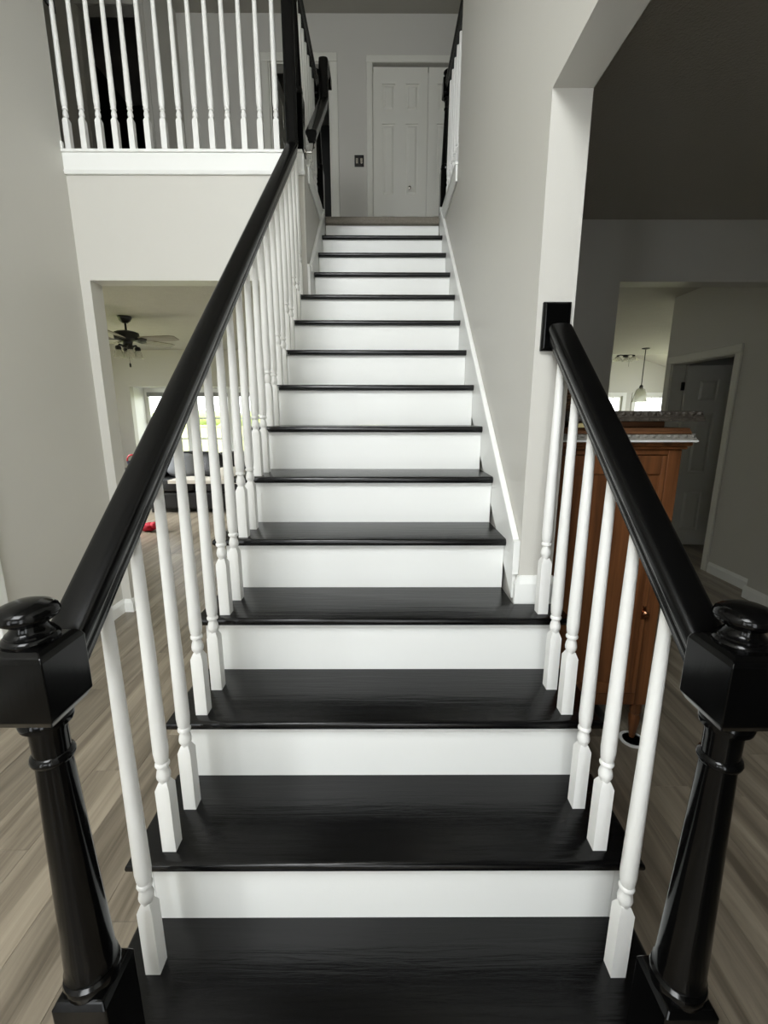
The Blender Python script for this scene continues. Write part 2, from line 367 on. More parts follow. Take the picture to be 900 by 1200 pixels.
# lawn and shrubs outside
tag(MB().box(-200, 200, 10.2, 400, -0.5, -0.35).box(-40, -5.9, -8, 10.2, -0.5, -0.35).box(7.3, 40, -8, 10.2, -0.5, -0.35).build('lawn', grass), 'sunlit yellow-green lawn outside the windows', 'lawn', None, 'stuff')

hm = MB(); hr = random.Random(11)
for i in range(60):
    x = -50+i*1.7+hr.uniform(-0.6, 0.6); r_ = hr.uniform(0.7, 1.0)
    hm.blob((x, 62+hr.uniform(-3, 3), -0.345+r_*1.3), r_*1.2, r_, r_, 10, 7, 2.0, 0.25)
tag(hm.build('hedge', leafm, None, True), 'pale leafy hedge row far behind the lawn', 'hedge', None, 'stuff')

# ------------------------------------------------------------------ baseboards, casings, trim
def baseb(name, segs, label):
    """segs: (axis, fixed face, direction, a0, a1, z)"""
    mb = MB()
    for ax, f, d, a0, a1, z in segs:
        prof = [(f, z), (f+0.014*d, z), (f+0.014*d, z+0.07), (f+0.009*d, z+0.082), (f+0.006*d, z+0.09), (f+0.004*d, z+0.096), (f, z+0.096)]
        if ax == 'Y': mb.prism(prof, 'Y', a0, a1)                 # wall with constant X
        else: mb.prism([(p[0], p[1]) for p in prof], 'X', a0, a1)  # wall with constant Y
    return struct(name, mb, white, label)
baseb('baseboard_left', [('Y', LW, 1, 1.46, YW, 0), ('Y', LW, 1, -1.94, 0.42, 0)], 'white baseboard along the left foyer wall')
baseb('baseboard_balcony', [('X', YW, -1, LW+0.0145, -1.7901, 0), ('Y', -1.79, 1, YW-0.014, YW+0.134, 0)], 'white baseboard around the living room opening')
baseb('baseboard_column', [('X', 0.82, -1, XR+0.0001, 0.5649, 0.7605), ('Y', XR, -1, 0.806, 0.8215, 0.7605), ('Y', 0.565, 1, 0.806, 0.8215, 0.7605), ('Y', 0.565, 1, 0.822, 2.36, 0)], 'white baseboard around the foot of the column on the fourth tread')
baseb('baseboard_right', [('Y', WX, -1, 2.62, 3.19, 0), ('Y', 2.80, -1, -1.0, 2.634, 0), ('X', 2.62, 1, 2.8001, WX-0.0145, 0)], 'white baseboard of the right wall beside the panelled door')
def casing(name, ax, f, d, a0, a1, z0, z1, w=0.07, label=None, mat=doorp):
    """door casing on a wall; outer size a0..a1, z0..z1 ; one child per board"""
    e = empty(name, (0, 0, 0), label, None, None, 'structure')
    def bd(x0, x1, y0, y1):
        mb = MB()
        if ax == 'X':
            mb.box(min(f, f+0.018*d), max(f, f+0.018*d), x0, x1, y0, y1)
        else: mb.box(x0, x1, min(f, f+0.018*d), max(f, f+0.018*d), y0, y1)
        mb.build('casing_board', mat, e, bevel=0.006)
        mb = MB(); i = 0.012
        return
    bd(a0, a0+w, z0, z1-w); bd(a1-w, a1, z0, z1-w); bd(a0, a1, z1-w, z1)
    return e
casing('trim_1', 'X', LW, 1, 0.42, 1.455, 0, 2.1, 0.07, 'white door casing at the left edge of the foyer wall', white)
casing('trim_2', 'Y', FAR, -1, -0.165, 1.14, FL2, 4.945, 0.062, 'white casing around the closet doors on the landing')
casing('trim_3', 'Y', FAR, -1, -1.243, -0.463, FL2, 4.965, 0.075, 'white casing around the open landing doorway')
casing('trim_4', 'X', WX, -1, 3.20, 4.16, 0, 1.945, 0.066, 'white casing around the panelled door beside the cabinet')
casing('trim_5', 'Y', 4.25, -1, -2.79, -2.13, FL2, 5.0, 0.07, 'casing around the black doorway behind the balcony', wallp)
# jamb linings
struct('trim_6', MB().box(-1.165, -1.15, FAR-0.005, FAR+0.125, FL2, 4.885).box(-0.555, -0.541, FAR-0.005, FAR+0.125, FL2, 4.885).box(-1.15, -0.555, FAR-0.005, FAR+0.125, 4.872, 4.887), doorp, 'jamb lining of the open landing doorway')
struct('trim_7', MB().box(WX-0.003, WX+0.125, 3.262, 3.276, 0, 1.885).box(WX-0.003, WX+0.125, 4.078, 4.092, 0, 1.885).box(WX-0.003, WX+0.125, 3.277, 4.077, 1.872, 1.888), doorp, 'jamb lining of the panelled door')
# balcony edge trim: cap, board and bed moulding
mb = MB()
mb.box(LW, -0.462, YW-0.022, YW+0.13, FL2+0.0055, FL2+0.0205)
mb.box(LW, -0.456, YW-0.014, YW-0.001, FL2-0.085, FL2+0.005)
mb.prism([(YW-0.014, FL2-0.105), (YW-0.001, FL2-0.105), (YW-0.001, FL2-0.085), (YW-0.022, FL2-0.085)], 'X', LW, -0.452)
mb.box(LW, LW+0.012, YW-0.02, YW-0.002, FL2+0.021, FL2+0.06)
struct('trim_8', mb, white, 'white moulded trim along the balcony edge under the balusters', bevel=0.003)
def side_trim(name, xf, d, y0, y1, label):
    mb = MB(); a, b2 = (xf-0.125, xf+0.018) if d > 0 else (xf-0.018, xf+0.115)
    mb.box(a, b2, y0, y1, FL2+0.006, FL2+0.021)
    c0, c1 = (xf+0.001, xf+0.013) if d > 0 else (xf-0.013, xf-0.001)
    mb.box(c0, c1, y0, y1-0.06, FL2-0.085, FL2+0.005)
    return struct(name, mb, white, label, bevel=0.003)
side_trim('trim_9', XL, 1, YW+0.131, 3.39, 'white trim capping the stairwell wall under the left upper railing')
side_trim('trim_10', XR, -1, 2.482, 3.39, 'white trim capping the stairwell wall under the right upper railing')

# ------------------------------------------------------------------ the staircase
stair = empty('staircase', (0, 1.6, 0), 'straight wooden staircase with glossy black treads and white risers', 'staircase')
def tread_mesh(k):
    y0 = (k-1)*RUN; y1 = k*RUN+OV+0.004; z1 = k*RISE; z0 = z1-NTH; r = NTH/2
    xl = -0.588 if k < 5 else -0.602
    if k >= 12: xl = XL+0.018
    xr = 0.602 if k < 4 else (0.594 if k == 4 else XR-0.017)
    # plan outline
    if k == 1: out = [(xl, 0.046), (-0.4545, 0.046), (-0.4545, y0), (0.4645, y0), (0.4645, 0.046), (xr, 0.046), (xr, y1), (xl, y1)]
    elif k == 4: out = [(xl, y0), (xr, y0), (xr, 0.803), (XR-0.0165, 0.803), (XR-0.0165, y1), (xl, y1)]
    elif k == 11: out = [(xl, y0), (xr, y0), (xr, y1), (XL+0.018, y1), (XL+0.018, YW-0.002), (xl, YW-0.002)]
    else: out = [(xl, y0), (xr, y0), (xr, y1), (xl, y1)]
    # rounded nosing: stacked outlines, inset at exposed edges
    mb = MB(); n = len(out); lay = []
    for i in range(7):
        a = -math.pi/2 + math.pi*i/6
        lay.append((r*(1-math.cos(a))*0.8, z0+r+r*math.sin(a)))
    b = 0
    for ins, z in lay:
        for (x, y) in out:
            yy = y+ins if abs(y-y0) < 1e-6 or (k == 1 and abs(y-0.046) < 1e-6 and False) else y
            xx = x
            if k < 12 and abs(x-xl) < 1e-6: xx = x+ins
            if k <= 4 and abs(x-xr) < 1e-6: xx = x-ins
            mb.v.append((xx, yy, z))
    for j in range(len(lay)-1):
        for i in range(n): mb.f.append((j*n+i, j*n+(i+1) % n, (j+1)*n+(i+1) % n, (j+1)*n+i))
    mb.f.append(tuple(range(n-1, -1, -1))); mb.f.append(tuple((len(lay)-1)*n+i for i in range(n)))
    return mb
for k in range(1, 15):
    mb = tread_mesh(k); y0 = (k-1)*RUN
    o = mb.build('tread', treadm, stair, smooth=True, loc=(0, y0+0.13, k*RISE))
for k in range(1, 16):
    y = (k-1)*RUN+OV; x0, x1 = -0.54, 0.548
    if k >= 5: x1 = XR-0.0175
    if k >= 12: x0 = XL+0.0185
    zb = (k-1)*RISE+0.0005; zt = k*RISE-NTH-0.0005
    if k == 1: x0, x1 = -0.452, 0.462
    if k == 15: zt = 2.815
    MB().box(x0, x1, y, y+0.016, zb, zt).build('riser', white, stair)
# open stringers (outer faces) following the steps
def step_profile(k0, k1, yend):
    pts = [((k0-1)*RUN+OV, 0.0)]
    for k in range(k0, k1+1):
        y = (k-1)*RUN+OV
        pts += [(y, (k-1)*RISE if k > k0 else 0.0), (y, k*RISE-NTH-0.001)] if k > k0 else [(y, k*RISE-NTH-0.001)]
        ye = min(k*RUN+OV, yend)
        pts += [(ye, k*RISE-NTH-0.001)]
        if ye >= yend-1e-6: break
    pts.append((pts[-1][0], 0.0))
    clean = [pts[0]]
    for p in pts[1:]:
        if (abs(p[0]-clean[-1][0])+abs(p[1]-clean[-1][1])) > 1e-6: clean.append(p)
    return clean
def stringer(k0, k1, yend, xa, xb):
    mb = MB()
    for k in range(k0, k1+1):
        ya = (k-1)*RUN+OV; yb = min(k*RUN+OV, yend)
        if k == 1: ya = 0.048
        if yb <= ya: break
        mb.box(xa, xb, ya, yb, 0.0, k*RISE-NTH-0.001)
    return mb.build('stringer', white, stair)
stringer(1, 11, YW-0.001, -0.562, -0.541)
stringer(1, 4, 0.803, 0.549, 0.566)
# skirt boards with a moulded top edge along the walls
def skirt(x_in, x_wall, ya, yb, d, up=0.085, plumb=True):
    a, b2 = min(x_in, x_wall), max(x_in, x_wall)
    pts = [(ya, nos(ya)-0.30 if not plumb else 0.77), (yb, nos(yb)-0.30), (yb, nos(yb)+up-0.02), (ya, nos(ya)+up-0.02)]
    o = MB().prism(pts, 'X', a, b2).build('skirt_board', white, stair)
    e = 0.006
    c, c2 = (b2-0.001, b2+0.0) if d < 0 else (a, a+0.001)
    xa, xb = (x_in-e, x_wall) if d < 0 else (x_wall, x_in+e)
    pts = [(ya, nos(ya)+up-0.02), (yb, nos(yb)+up-0.02), (yb, nos(yb)+up+0.02), (ya, nos(ya)+up+0.02)]
    MB().prism(pts, 'X', min(xa, xb), max(xa, xb)).build('skirt_moulding', white, o, bevel=0.004)
    return o
skirt(XR-0.016, XR-0.0005, 0.836, 3.20, -1)
MB().box(XR-0.022, XR-0.0005, 0.822, 0.8355, 0.858, nos(0.83)+0.105).build('skirt_end', white, stair, bevel=0.002)
skirt(XL+0.016, XL+0.0005, 2.46, 3.20, 1, 0.07, False)
MB().box(XL+0.0005, XL+0.017, YW+0.003, 2.459, 11*RISE+0.001, nos(2.46)+0.07).build('skirt_end', white, stair, bevel=0.002)

# ------------------------------------------------------------------ railings
BB = 0.016
bal_cache = {}
def baluster_mb(h):
    """square foot, turned vase and ring, tapering round shaft; origin at foot centre"""
    mb = MB()
    hb = 0.168
    s_ = BB
    # square foot with chamfered shoulders
    v = [(-s_, -s_, 0), (s_, -s_, 0), (s_, s_, 0), (-s_, s_, 0), (-s_, -s_, hb), (s_, -s_, hb), (s_, s_, hb), (-s_, s_, hb)]
    t = 0.0095
    v += [(-t, -t, hb+0.016), (t, -t, hb+0.016), (t, t, hb+0.016), (-t, t, hb+0.016)]
    mb.v = v; mb.f = [(3, 2, 1, 0)]
    for k in (0, 4):
        for j in range(4): mb.f.append((k+j, k+(j+1) % 4, k+4+(j+1) % 4, k+4+j))
    mb.f.append((8, 9, 10, 11))
    prof = [(0.0105, 0.176), (0.0112, 0.186), (0.0150, 0.193), (0.0158, 0.200), (0.0142, 0.209), (0.0112, 0.218), (0.0108, 0.222), (0.0150, 0.2245), (0.0162, 0.2285), (0.0150, 0.2325), (0.0128, 0.235), (0.0150, 0.242), (0.0168, 0.262)]
    top = h
    for i in range(1, 6):
        f = i/5; prof.append((0.0168+(0.0110-0.0168)*f, 0.262+(top-0.262)*f))
    mb.lathe(prof, n=14)
    return mb
def add_baluster(parent, x, y, z, h):
    key = round(h, 3)
    if key in bal_cache: return dup(bal_cache[key], parent, (x, y, z))
    mb = baluster_mb(h)
    mb.v = [(a+x, b2+y, c+z) for a, b2, c in mb.v]
    o = mb.build('baluster', whiteb, parent, smooth=True, loc=(x, y, z)); bal_cache[key] = o
    return o
RP = []
half = [(0.0, 0.0), (0.019, 0.0), (0.0195, 0.008), (0.0225, 0.012), (0.0240, 0.018), (0.0225, 0.0225), (0.0250, 0.0260), (0.0275, 0.0300), (0.0275, 0.0345), (0.0305, 0.0370), (0.0318, 0.0420), (0.0318, 0.0500), (0.0305, 0.0555), (0.027, 0.0590), (0.020, 0.0612), (0.010, 0.0626), (0.0, 0.0632)]
RP = half[1:] + [(-p[0], p[1]) for p in half[-2:0:-1]]
LX, RX = -0.4995, 0.5105
BOT = 0.736
def newel_parts(parent, x, y, zb, base_h, box_z, box_h=0.112, w=0.0445, name='newel_post'):
    """square plinth, turned taper, square block and mushroom cap"""
    mb = MB(); top = zb+base_h
    v = [(x+sx*w, y+sy*w, z) for z in (zb, top-0.012) for sx, sy in ((-1, -1), (1, -1), (1, 1), (-1, 1))]
    t = w*0.86; v += [(x+sx*t, y+sy*t, top) for sx, sy in ((-1, -1), (1, -1), (1, 1), (-1, 1))]
    mb.v = v; mb.f = [(3, 2, 1, 0)] + [(k+j, k+(j+1) % 4, k+4+(j+1) % 4, k+4+j) for k in (0, 4) for j in range(4)] + [(8, 9, 10, 11)]
    o = mb.build(name, postm, parent, loc=(x, y, zb), bevel=0.003)
    L = box_z-top
    prof = [(0.041, top-0.004), (0.042, top+0.006), (0.0435, top+0.012), (0.042, top+0.018), (0.036, top+0.022), (0.039, top+0.026), (0.0405, top+0.030), (0.038, top+0.036), (0.0372, top+0.06)]
    zt = box_z
    prof += [(0.0372+(0.0245-0.0372)*f, top+0.06+(zt-0.085-top-0.06)*f) for f in (0.25, 0.5, 0.75, 1.0)]
    prof += [(0.0245, zt-0.082), (0.0285, zt-0.079), (0.030, zt-0.074), (0.0285, zt-0.069), (0.0245, zt-0.066), (0.0250, zt-0.03), (0.0265, zt-0.022), (0.034, zt-0.017), (0.0355, zt-0.010), (0.034, zt-0.003), (0.030, zt+0.002)]
    MB().lathe(prof, (x, y, 0), 28).build('turned_shaft', postm, o, smooth=True)
    # block with chamfered lower and domed upper edges
    mb = MB(); zc = box_z+box_h; lv = [(w*0.84, box_z), (w, box_z+0.012), (w, zc-0.010), (w*0.94, zc-0.003), (w*0.74, zc+0.003)]
    for q, z in lv: mb.v += [(x+sx*q, y+sy*q, z) for sx, sy in ((-1, -1), (1, -1), (1, 1), (-1, 1))]
    mb.f = [(3, 2, 1, 0)] + [(4*k+j, 4*k+(j+1) % 4, 4*k+4+(j+1) % 4, 4*k+4+j) for k in range(4) for j in range(4)] + [(16, 17, 18, 19)]
    MB.build(mb, 'block', postm, o, bevel=0.0015)
    z = zc+0.002
    prof = [(0.030, z-0.002), (0.0345, z+0.001), (0.0355, z+0.006), (0.0335, z+0.010), (0.0300, z+0.012), (0.0300, z+0.015), (0.0262, z+0.018), (0.0225, z+0.024), (0.0225, z+0.028), (0.030, z+0.0325), (0.0375, z+0.038), (0.0395, z+0.044), (0.0375, z+0.050), (0.031, z+0.056), (0.020, z+0.0605), (0.008, z+0.062), (0.001, z+0.0622)]
    prof = [(r_, z+(h_-z)*0.97) for r_, h_ in prof]
    MB().lathe(prof, (x, y, 0), 32).build('finial', postm, o, smooth=True)
    return o
rl = empty('stair_railing', (LX, 0, 0), 'black handrail with white balusters and newel on the left stair side', 'railing', 'stair railings with black handrails')
newel_parts(rl, LX, -0.002, 0.0, 0.436, 0.953)
ys = 0.043; yg = 2.298
rail_path = [(ys, nos(ys)+BOT), (yg-0.03, nos(yg-0.03)+BOT), (yg-0.004, nos(yg)+BOT+0.006), (yg+0.004, nos(yg)+BOT+0.045), (yg+0.004, 3.66), (yg+0.012, 3.695), (yg+0.036, 3.71), (2.3795, 3.71)]
MB().sweep_yz(RP, rail_path, LX).build('handrail', railm, rl, smooth=True)
for k in range(1, 12):
    for s_, off in (('a', 0.048), ('b', 0.162)):
        if k == 1 and s_ == 'a': continue
        if k == 11 and s_ == 'b': continue
        y = (k-1)*RUN+off - (0.0012*k if k > 3 else 0)
        if k == 11: y = 2.345
        z = k*RISE; h = min(nos(y), nos(2.29))+BOT+0.008-z
        add_baluster(rl, LX, y, z, round(h, 3))
rr = empty('stair_railing', (RX, 0, 0), 'black handrail with white balusters and newel on the right stair side', 'railing', 'stair railings with black handrails')
newel_parts(rr, RX-0.001, -0.008, 0.0, 0.424, 0.950)
ys = 0.037; ye = 0.803
MB().sweep_yz(RP, [(ys, nos(ys)+BOT+0.003), (ye, nos(ye)+BOT+0.003)], RX).build('handrail', railm, rr, smooth=True)
mb = MB(); zc = 1.634
for q, y in ((0.0, 0.8195), (0.0, 0.808), (0.006, 0.802)):
    mb.v += [(RX-0.041+q, y, zc-0.068+q), (RX+0.041-q, y, zc-0.068+q), (RX+0.041-q, y, zc+0.068-q), (RX-0.041+q, y, zc+0.068-q)]
mb.f = [(0, 1, 2, 3)] + [(4*k+j, 4*k+(j+1) % 4, 4*k+4+(j+1) % 4, 4*k+4+j) for k in (0, 1) for j in range(4)] + [(8, 9, 10, 11)]
mb.build('rosette', postm, rr, bevel=0.002)
for k in range(1, 5):
    for s_, off in (('a', 0.048), ('b', 0.162)):
        if (k == 1 and s_ == 'a') or (k == 4 and s_ == 'b'): continue
        y = (k-1)*RUN+off - (0.008 if k == 1 else 0); z = k*RISE
        add_baluster(rr, RX, y, z, round(nos(y)+BOT+0.011-z, 3))
# balcony railing across the fascia
rb = empty('balcony_railing', (-1.2, 2.42, FL2+0.021), 'balcony railing of white balusters above the living room opening', 'railing', 'upstairs landing railings')
ZT = 3.71
newel_parts(rb, LX-0.001, 2.425, FL2+0.021, 0.30, 3.70)
def rail_x(parent, x0, x1, y, z):
    mb = MB(); n = len(RP)
    for x in (x0, x1): mb.v += [(x, y+p[0], z+p[1]) for p in RP]
    mb.f = [(i, (i+1) % n, n+(i+1) % n, n+i) for i in range(n)] + [tuple(range(n-1, -1, -1)), tuple(range(n, 2*n))]
    return mb.build('handrail', railm, parent, smooth=True)
rail_x(rb, LW+0.012, LX-0.046, 2.425, ZT)
MB().box(LW+0.0005, LW+0.013, 2.425-0.042, 2.425+0.042, ZT-0.13, ZT+0.10).build('rosette', postm, rb, bevel=0.003)
for i in range(14): add_baluster(rb, -1.833+i*0.0935, 2.425, FL2+0.021, round(ZT+0.004-FL2-0.021, 3))
# guards either side of the stairwell at landing level
def guard(x, label, ya, yn):
    g = empty('landing_railing', (x, ya, FL2+0.0215), label, 'railing', 'upstairs landing railings')
    newel_parts(g, x, yn, FL2+0.0215, 0.35, 3.70)
    MB().sweep_yz(RP, [(ya, ZT), (yn-0.045, ZT)], x).build('handrail', railm, g, smooth=True)
    y = ya+0.07
    while y < yn-0.07:
        add_baluster(g, x, y, FL2+0.0215, round(ZT+0.004-FL2-0.0215, 3)); y += 0.104
    return g
guard(-0.50, 'upper landing railing left of the stairwell ending in a black newel', 2.472, 3.335)
guard(0.492, 'upper landing railing right of the stairwell partly behind the wall', 2.485, 3.335)
# short wall handrail with gooseneck beside the top treads
wr = empty('wall_handrail', (-0.40, 2.6, 2.9), 'short black wall handrail with upturned gooseneck beside the top treads', 'handrail')
B2 = 0.775
MB().sweep_yz(RP, [(2.36, nos(2.36)+B2), (3.03, nos(3.03)+B2), (3.055, nos(3.055)+B2+0.02), (3.06, nos(3.06)+B2+0.06), (3.06, 3.66), (3.068, 3.70), (3.10, 3.712), (3.20, 3.712)], -0.404).build('rail', railm, wr, smooth=True)
mb = MB(); mb.box(-0.435, -0.373, 3.2005, 3.28, 3.71, 3.772); mb.build('rail_end', railm, wr, bevel=0.004)
for yb in (2.44, 2.95):
    zb = nos(yb)+B2
    MB().tube([(XL+0.001, yb, zb-0.07), (-0.42, yb, zb-0.07), (-0.405, yb, zb-0.045), (-0.404, yb, zb+0.002)], 0.007).lathe([(0.022, XL+0.001), (0.022, XL+0.006), (0.012, XL+0.011)], (0, yb, zb-0.07), 14, 'X').build('bracket', nickel, wr, smooth=True)

# ------------------------------------------------------------------ doors
def leaf(name, parent, w, h, t, mat, M, cols=2):
    """six-panel leaf in local x 0..w, z 0..h, y 0..t placed by matrix M; panels are sub-parts on both sides"""
    def put(mb, nm, par):
        mb.v = [tuple(M @ Vector(p)) for p in mb.v]
        return mb.build(nm, mat, par)
    sx = [0, 0.164*w, 0.40*w, 0.60*w, 0.836*w, w] if cols == 2 else [0, 0.22*w, 0.78*w, w]
    sz = [0, 0.18*h/2.03, 0.647*h/2.03, 0.85*h/2.03, 1.522*h/2.03, 1.647*h/2.03, 1.882*h/2.03, h]
    mb = MB(); rec = 0.013
    rows = [(sz[1], sz[2]), (sz[3], sz[4]), (sz[5], sz[6])]; colr = [(sx[i], sx[i+1]) for i in range(1, len(sx)-1, 2)]
    # core plus stiles and rails
    mb.box(0, w, rec, t-rec, 0, h)
    xs = [0]+[q for c in colr for q in c]+[w]
    for i in range(0, len(xs), 2): mb.box(xs[i], xs[i+1], 0, t, 0, h)
    zs = [0]+[q for r_ in rows for q in r_]+[h]
    for c in colr:
        for i in range(0, len(zs), 2): mb.box(c[0], c[1], 0, t, zs[i], zs[i+1])
    o = put(mb, name, parent)
    for c in colr:
        for r_ in rows:
            p = MB(); g = 0.012; e = 0.03
            for (q, y) in ((g, rec), (g+e*0.7, 0.0015)):
                p.v += [(c[0]+q, y, r_[0]+q), (c[1]-q, y, r_[0]+q), (c[1]-q, y, r_[1]-q), (c[0]+q, y, r_[1]-q)]
            p.f = [(0, 1, 2, 3), (4, 5, 6, 7)] + [(j, (j+1) % 4, 4+(j+1) % 4, 4+j) for j in range(4)]
            put(p, 'panel', o)
    return o
d1 = empty('door_1', (0.45, FAR, FL2), 'white six-panel bifold closet doors facing the top of the stairs', None, None, 'structure')
for i, x in enumerate((-0.097, 0.478)):
    lf = leaf('door_leaf', d1, 0.566, 2.005, 0.032, doorp, Matrix.Translation((x, FAR+0.025, FL2+0.012)))
    if i == 0: MB().lathe([(0.006, FAR+0.026), (0.006, FAR+0.012), (0.013, FAR+0.008), (0.017, FAR-0.002), (0.015, FAR-0.010), (0.006, FAR-0.014)], (0.291, 0, 3.762), 16, 'Y').build('knob', nickel, lf, smooth=True)
MB().box(-0.10, 1.05, FAR+0.055, FAR+0.11, 4.872, 4.886).build('track', blackm, d1)
d2 = empty('door_2', (-1.14, FAR+0.13, FL2), 'white panelled door swung open inside the left landing doorway', None, None, 'structure')
M = Matrix.Translation((-1.112, FAR+0.14, FL2+0.012)) @ Matrix.Rotation(math.radians(88), 4, 'Z')
lf = leaf('door_leaf', d2, 0.585, 2.01, 0.035, doorp, M)
for z in (3.1, 3.8, 4.6): MB().box(-1.149, -1.138, FAR+0.118, FAR+0.135, z, z+0.09).build('hinge', brass, d2)
d3 = empty('door_3', (WX+0.06, 4.07, 0), 'white six-panel door standing open right of the wooden cabinet', None, None, 'structure')
M = Matrix.Translation((WX+0.128, 4.04, 0.012)) @ Matrix.Rotation(math.radians(-7), 4, 'Z')
lf = leaf('door_leaf', d3, 0.76, 1.845, 0.035, doorp, M)
for z in (0.25, 1.0, 1.62): MB().box(WX+0.100, WX+0.127, 4.058, 4.077, z, z+0.08).build('hinge', blackm, d3)
# light switch plate and towel ring upstairs
e = empty('light_switch', (-0.248, FAR, 4.01), 'black double light switch plate beside the closet casing', 'switch')
MB().box(-0.298, -0.198, FAR-0.006, FAR-0.0005, 3.955, 4.065).build('plate', blackm, e, bevel=0.003)
for x in (-0.272, -0.224): MB().box(x-0.013, x+0.013, FAR-0.0095, FAR-0.0062, 3.985, 4.035).build('rocker', nickel, e, bevel=0.002)
e = empty('towel_ring', (-0.42, 5.4, 4.0), 'dark towel ring inside the left landing doorway', 'towel ring')
tp = [(-0.44, 5.45+0.085*math.cos(a), 4.0+0.085*math.sin(a)) for a in [2*math.pi*i/18 for i in range(19)]]
MB().tube(tp, 0.007).build('ring', blackm, e, smooth=True)
MB().tube([(-0.3505, 5.45, 4.085), (-0.44, 5.45, 4.085)], 0.012).build('post', blackm, e, smooth=True)

# ------------------------------------------------------------------ living room: window, fan, sofa
w1 = empty('window_1', ((BX0+BX1)/2, BY, BZ0), 'white bay window with muntins onto a sunny lawn in the living room', None, None, 'structure')
MB().box(BX0-0.05, BX0, 8.061, BY+0.1, BZ0, BZ1).build('side_jamb', white, w1)
MB().box(BX1, BX1+0.05, 8.061, BY+0.1, BZ0, BZ1).build('side_jamb', white, w1)
MB().box(BX0-0.05, BX1+0.05, 8.061, BY+0.1, BZ1, BZ1+0.05).build('head_jamb', white, w1)
MB().box(BX0-0.05, BX1+0.05, 7.90, BY+0.1, BZ0-0.04, BZ0).build('sill', white, w1)
secs = [(BX0, -3.83), (-3.83, -2.98), (-2.98, BX1)]
for a, c_ in secs:
    mb = MB(); f_ = 0.075
    mb.box(a, a+f_, BY, BY+0.06, BZ0, BZ1).box(c_-f_, c_, BY, BY+0.06, BZ0, BZ1).box(a+f_, c_-f_, BY, BY+0.06, BZ1-0.09, BZ1).box(a+f_, c_-f_, BY, BY+0.06, BZ0, BZ0+0.06)
    fr = mb.build('sash_frame', white, w1, bevel=0.004)
    MB().box(a+f_, c_-f_, BY+0.028, BY+0.032, BZ0+0.06, BZ1-0.09).build('pane', pane, fr)
    for z in (0.90, 1.30): MB().box(a+f_, c_-f_, BY+0.012, BY+0.026, z-0.016, z+0.016).build('muntin', white, fr)
    MB().box((a+c_)/2-0.016, (a+c_)/2+0.016, BY+0.012, BY+0.026, BZ0+0.06, BZ1-0.17).build('muntin', white, fr)
    MB().box(a+f_-0.01, c_-f_+0.01, BY-0.05, BY-0.005, BZ1-0.165, BZ1-0.085).build('roller_shade', shade, fr, bevel=0.01)
fan = empty('ceiling_fan', (-3.08, 5.1, CE1), 'black ceiling fan with grey blades and glass shades in the living room', 'ceiling fan')
FX, FY = -3.08, 5.1
MB().lathe([(0.075, CE1-0.001), (0.078, CE1-0.012), (0.06, CE1-0.05), (0.03, CE1-0.075), (0.016, CE1-0.08)], (FX, FY, 0), 24).build('canopy', blackm, fan, smooth=True)
MB().lathe([(0.012, CE1-0.078), (0.012, 2.35)], (FX, FY, 0), 12).build('downrod', blackm, fan, smooth=True)
MB().lathe([(0.02, 2.365), (0.10, 2.35), (0.135, 2.335), (0.14, 2.30), (0.135, 2.265), (0.11, 2.25), (0.06, 2.235), (0.05, 2.20), (0.07, 2.185), (0.06, 2.165), (0.02, 2.155)], (FX, FY, 0), 28).build('motor_housing', blackm, fan, smooth=True)
for i in range(5):
    a = math.radians(-8+72*i); M = Matrix.Translation((FX, FY, 2.262)) @ Matrix.Rotation(a, 4, 'Z') @ Matrix.Rotation(math.radians(-14), 4, 'X')
    mb = MB(); mb.prism([(0.17, -0.045), (0.24, -0.062), (0.58, -0.072), (0.64, -0.05), (0.645, 0.05), (0.58, 0.072), (0.24, 0.062), (0.17, 0.045)], 'Z', -0.004, 0.004)
    mb.v = [tuple(M @ Vector(v)) for v in mb.v]; bl = mb.build('blade', blade, fan)
    mb = MB(); mb.prism([(0.09, -0.015), (0.15, -0.02), (0.22, -0.045), (0.26, 0), (0.22, 0.045), (0.15, 0.02), (0.09, 0.015)], 'Z', -0.012, -0.0045)
    mb.v = [tuple(M @ Vector(v)) for v in mb.v]; mb.build('blade_arm', blackm, bl)
for i in range(4):
    a = math.radians(40+90*i); cx, cy = FX+0.105*math.cos(a), FY+0.105*math.sin(a)
    ar = MB().tube([(FX+0.05*math.cos(a), FY+0.05*math.sin(a), 2.185), (FX+0.09*math.cos(a), FY+0.09*math.sin(a), 2.195), (cx, cy, 2.17)], 0.011).lathe([(0.03, 2.135), (0.036, 2.15), (0.03, 2.175), (0.012, 2.185)], (cx, cy, 0), 14).build('lamp_arm', blackm, fan, smooth=True)
    MB().lathe([(0.028, 2.14), (0.040, 2.12), (0.048, 2.085), (0.062, 2.05), (0.058, 2.05), (0.044, 2.085), (0.036, 2.12), (0.024, 2.138)], (cx, cy, 0), 18).build('glass_shade', lampg, ar, smooth=True)
MB().tube([(FX+0.02, FY-0.03, 2.16), (FX+0.02, FY-0.03, 1.98)], 0.002, 6).lathe([(0.004, 1.985), (0.011, 1.975), (0.011, 1.945), (0.004, 1.935)], (FX+0.02, FY-0.03, 0), 10).build('pull_chain', blackm, fan, smooth=True)

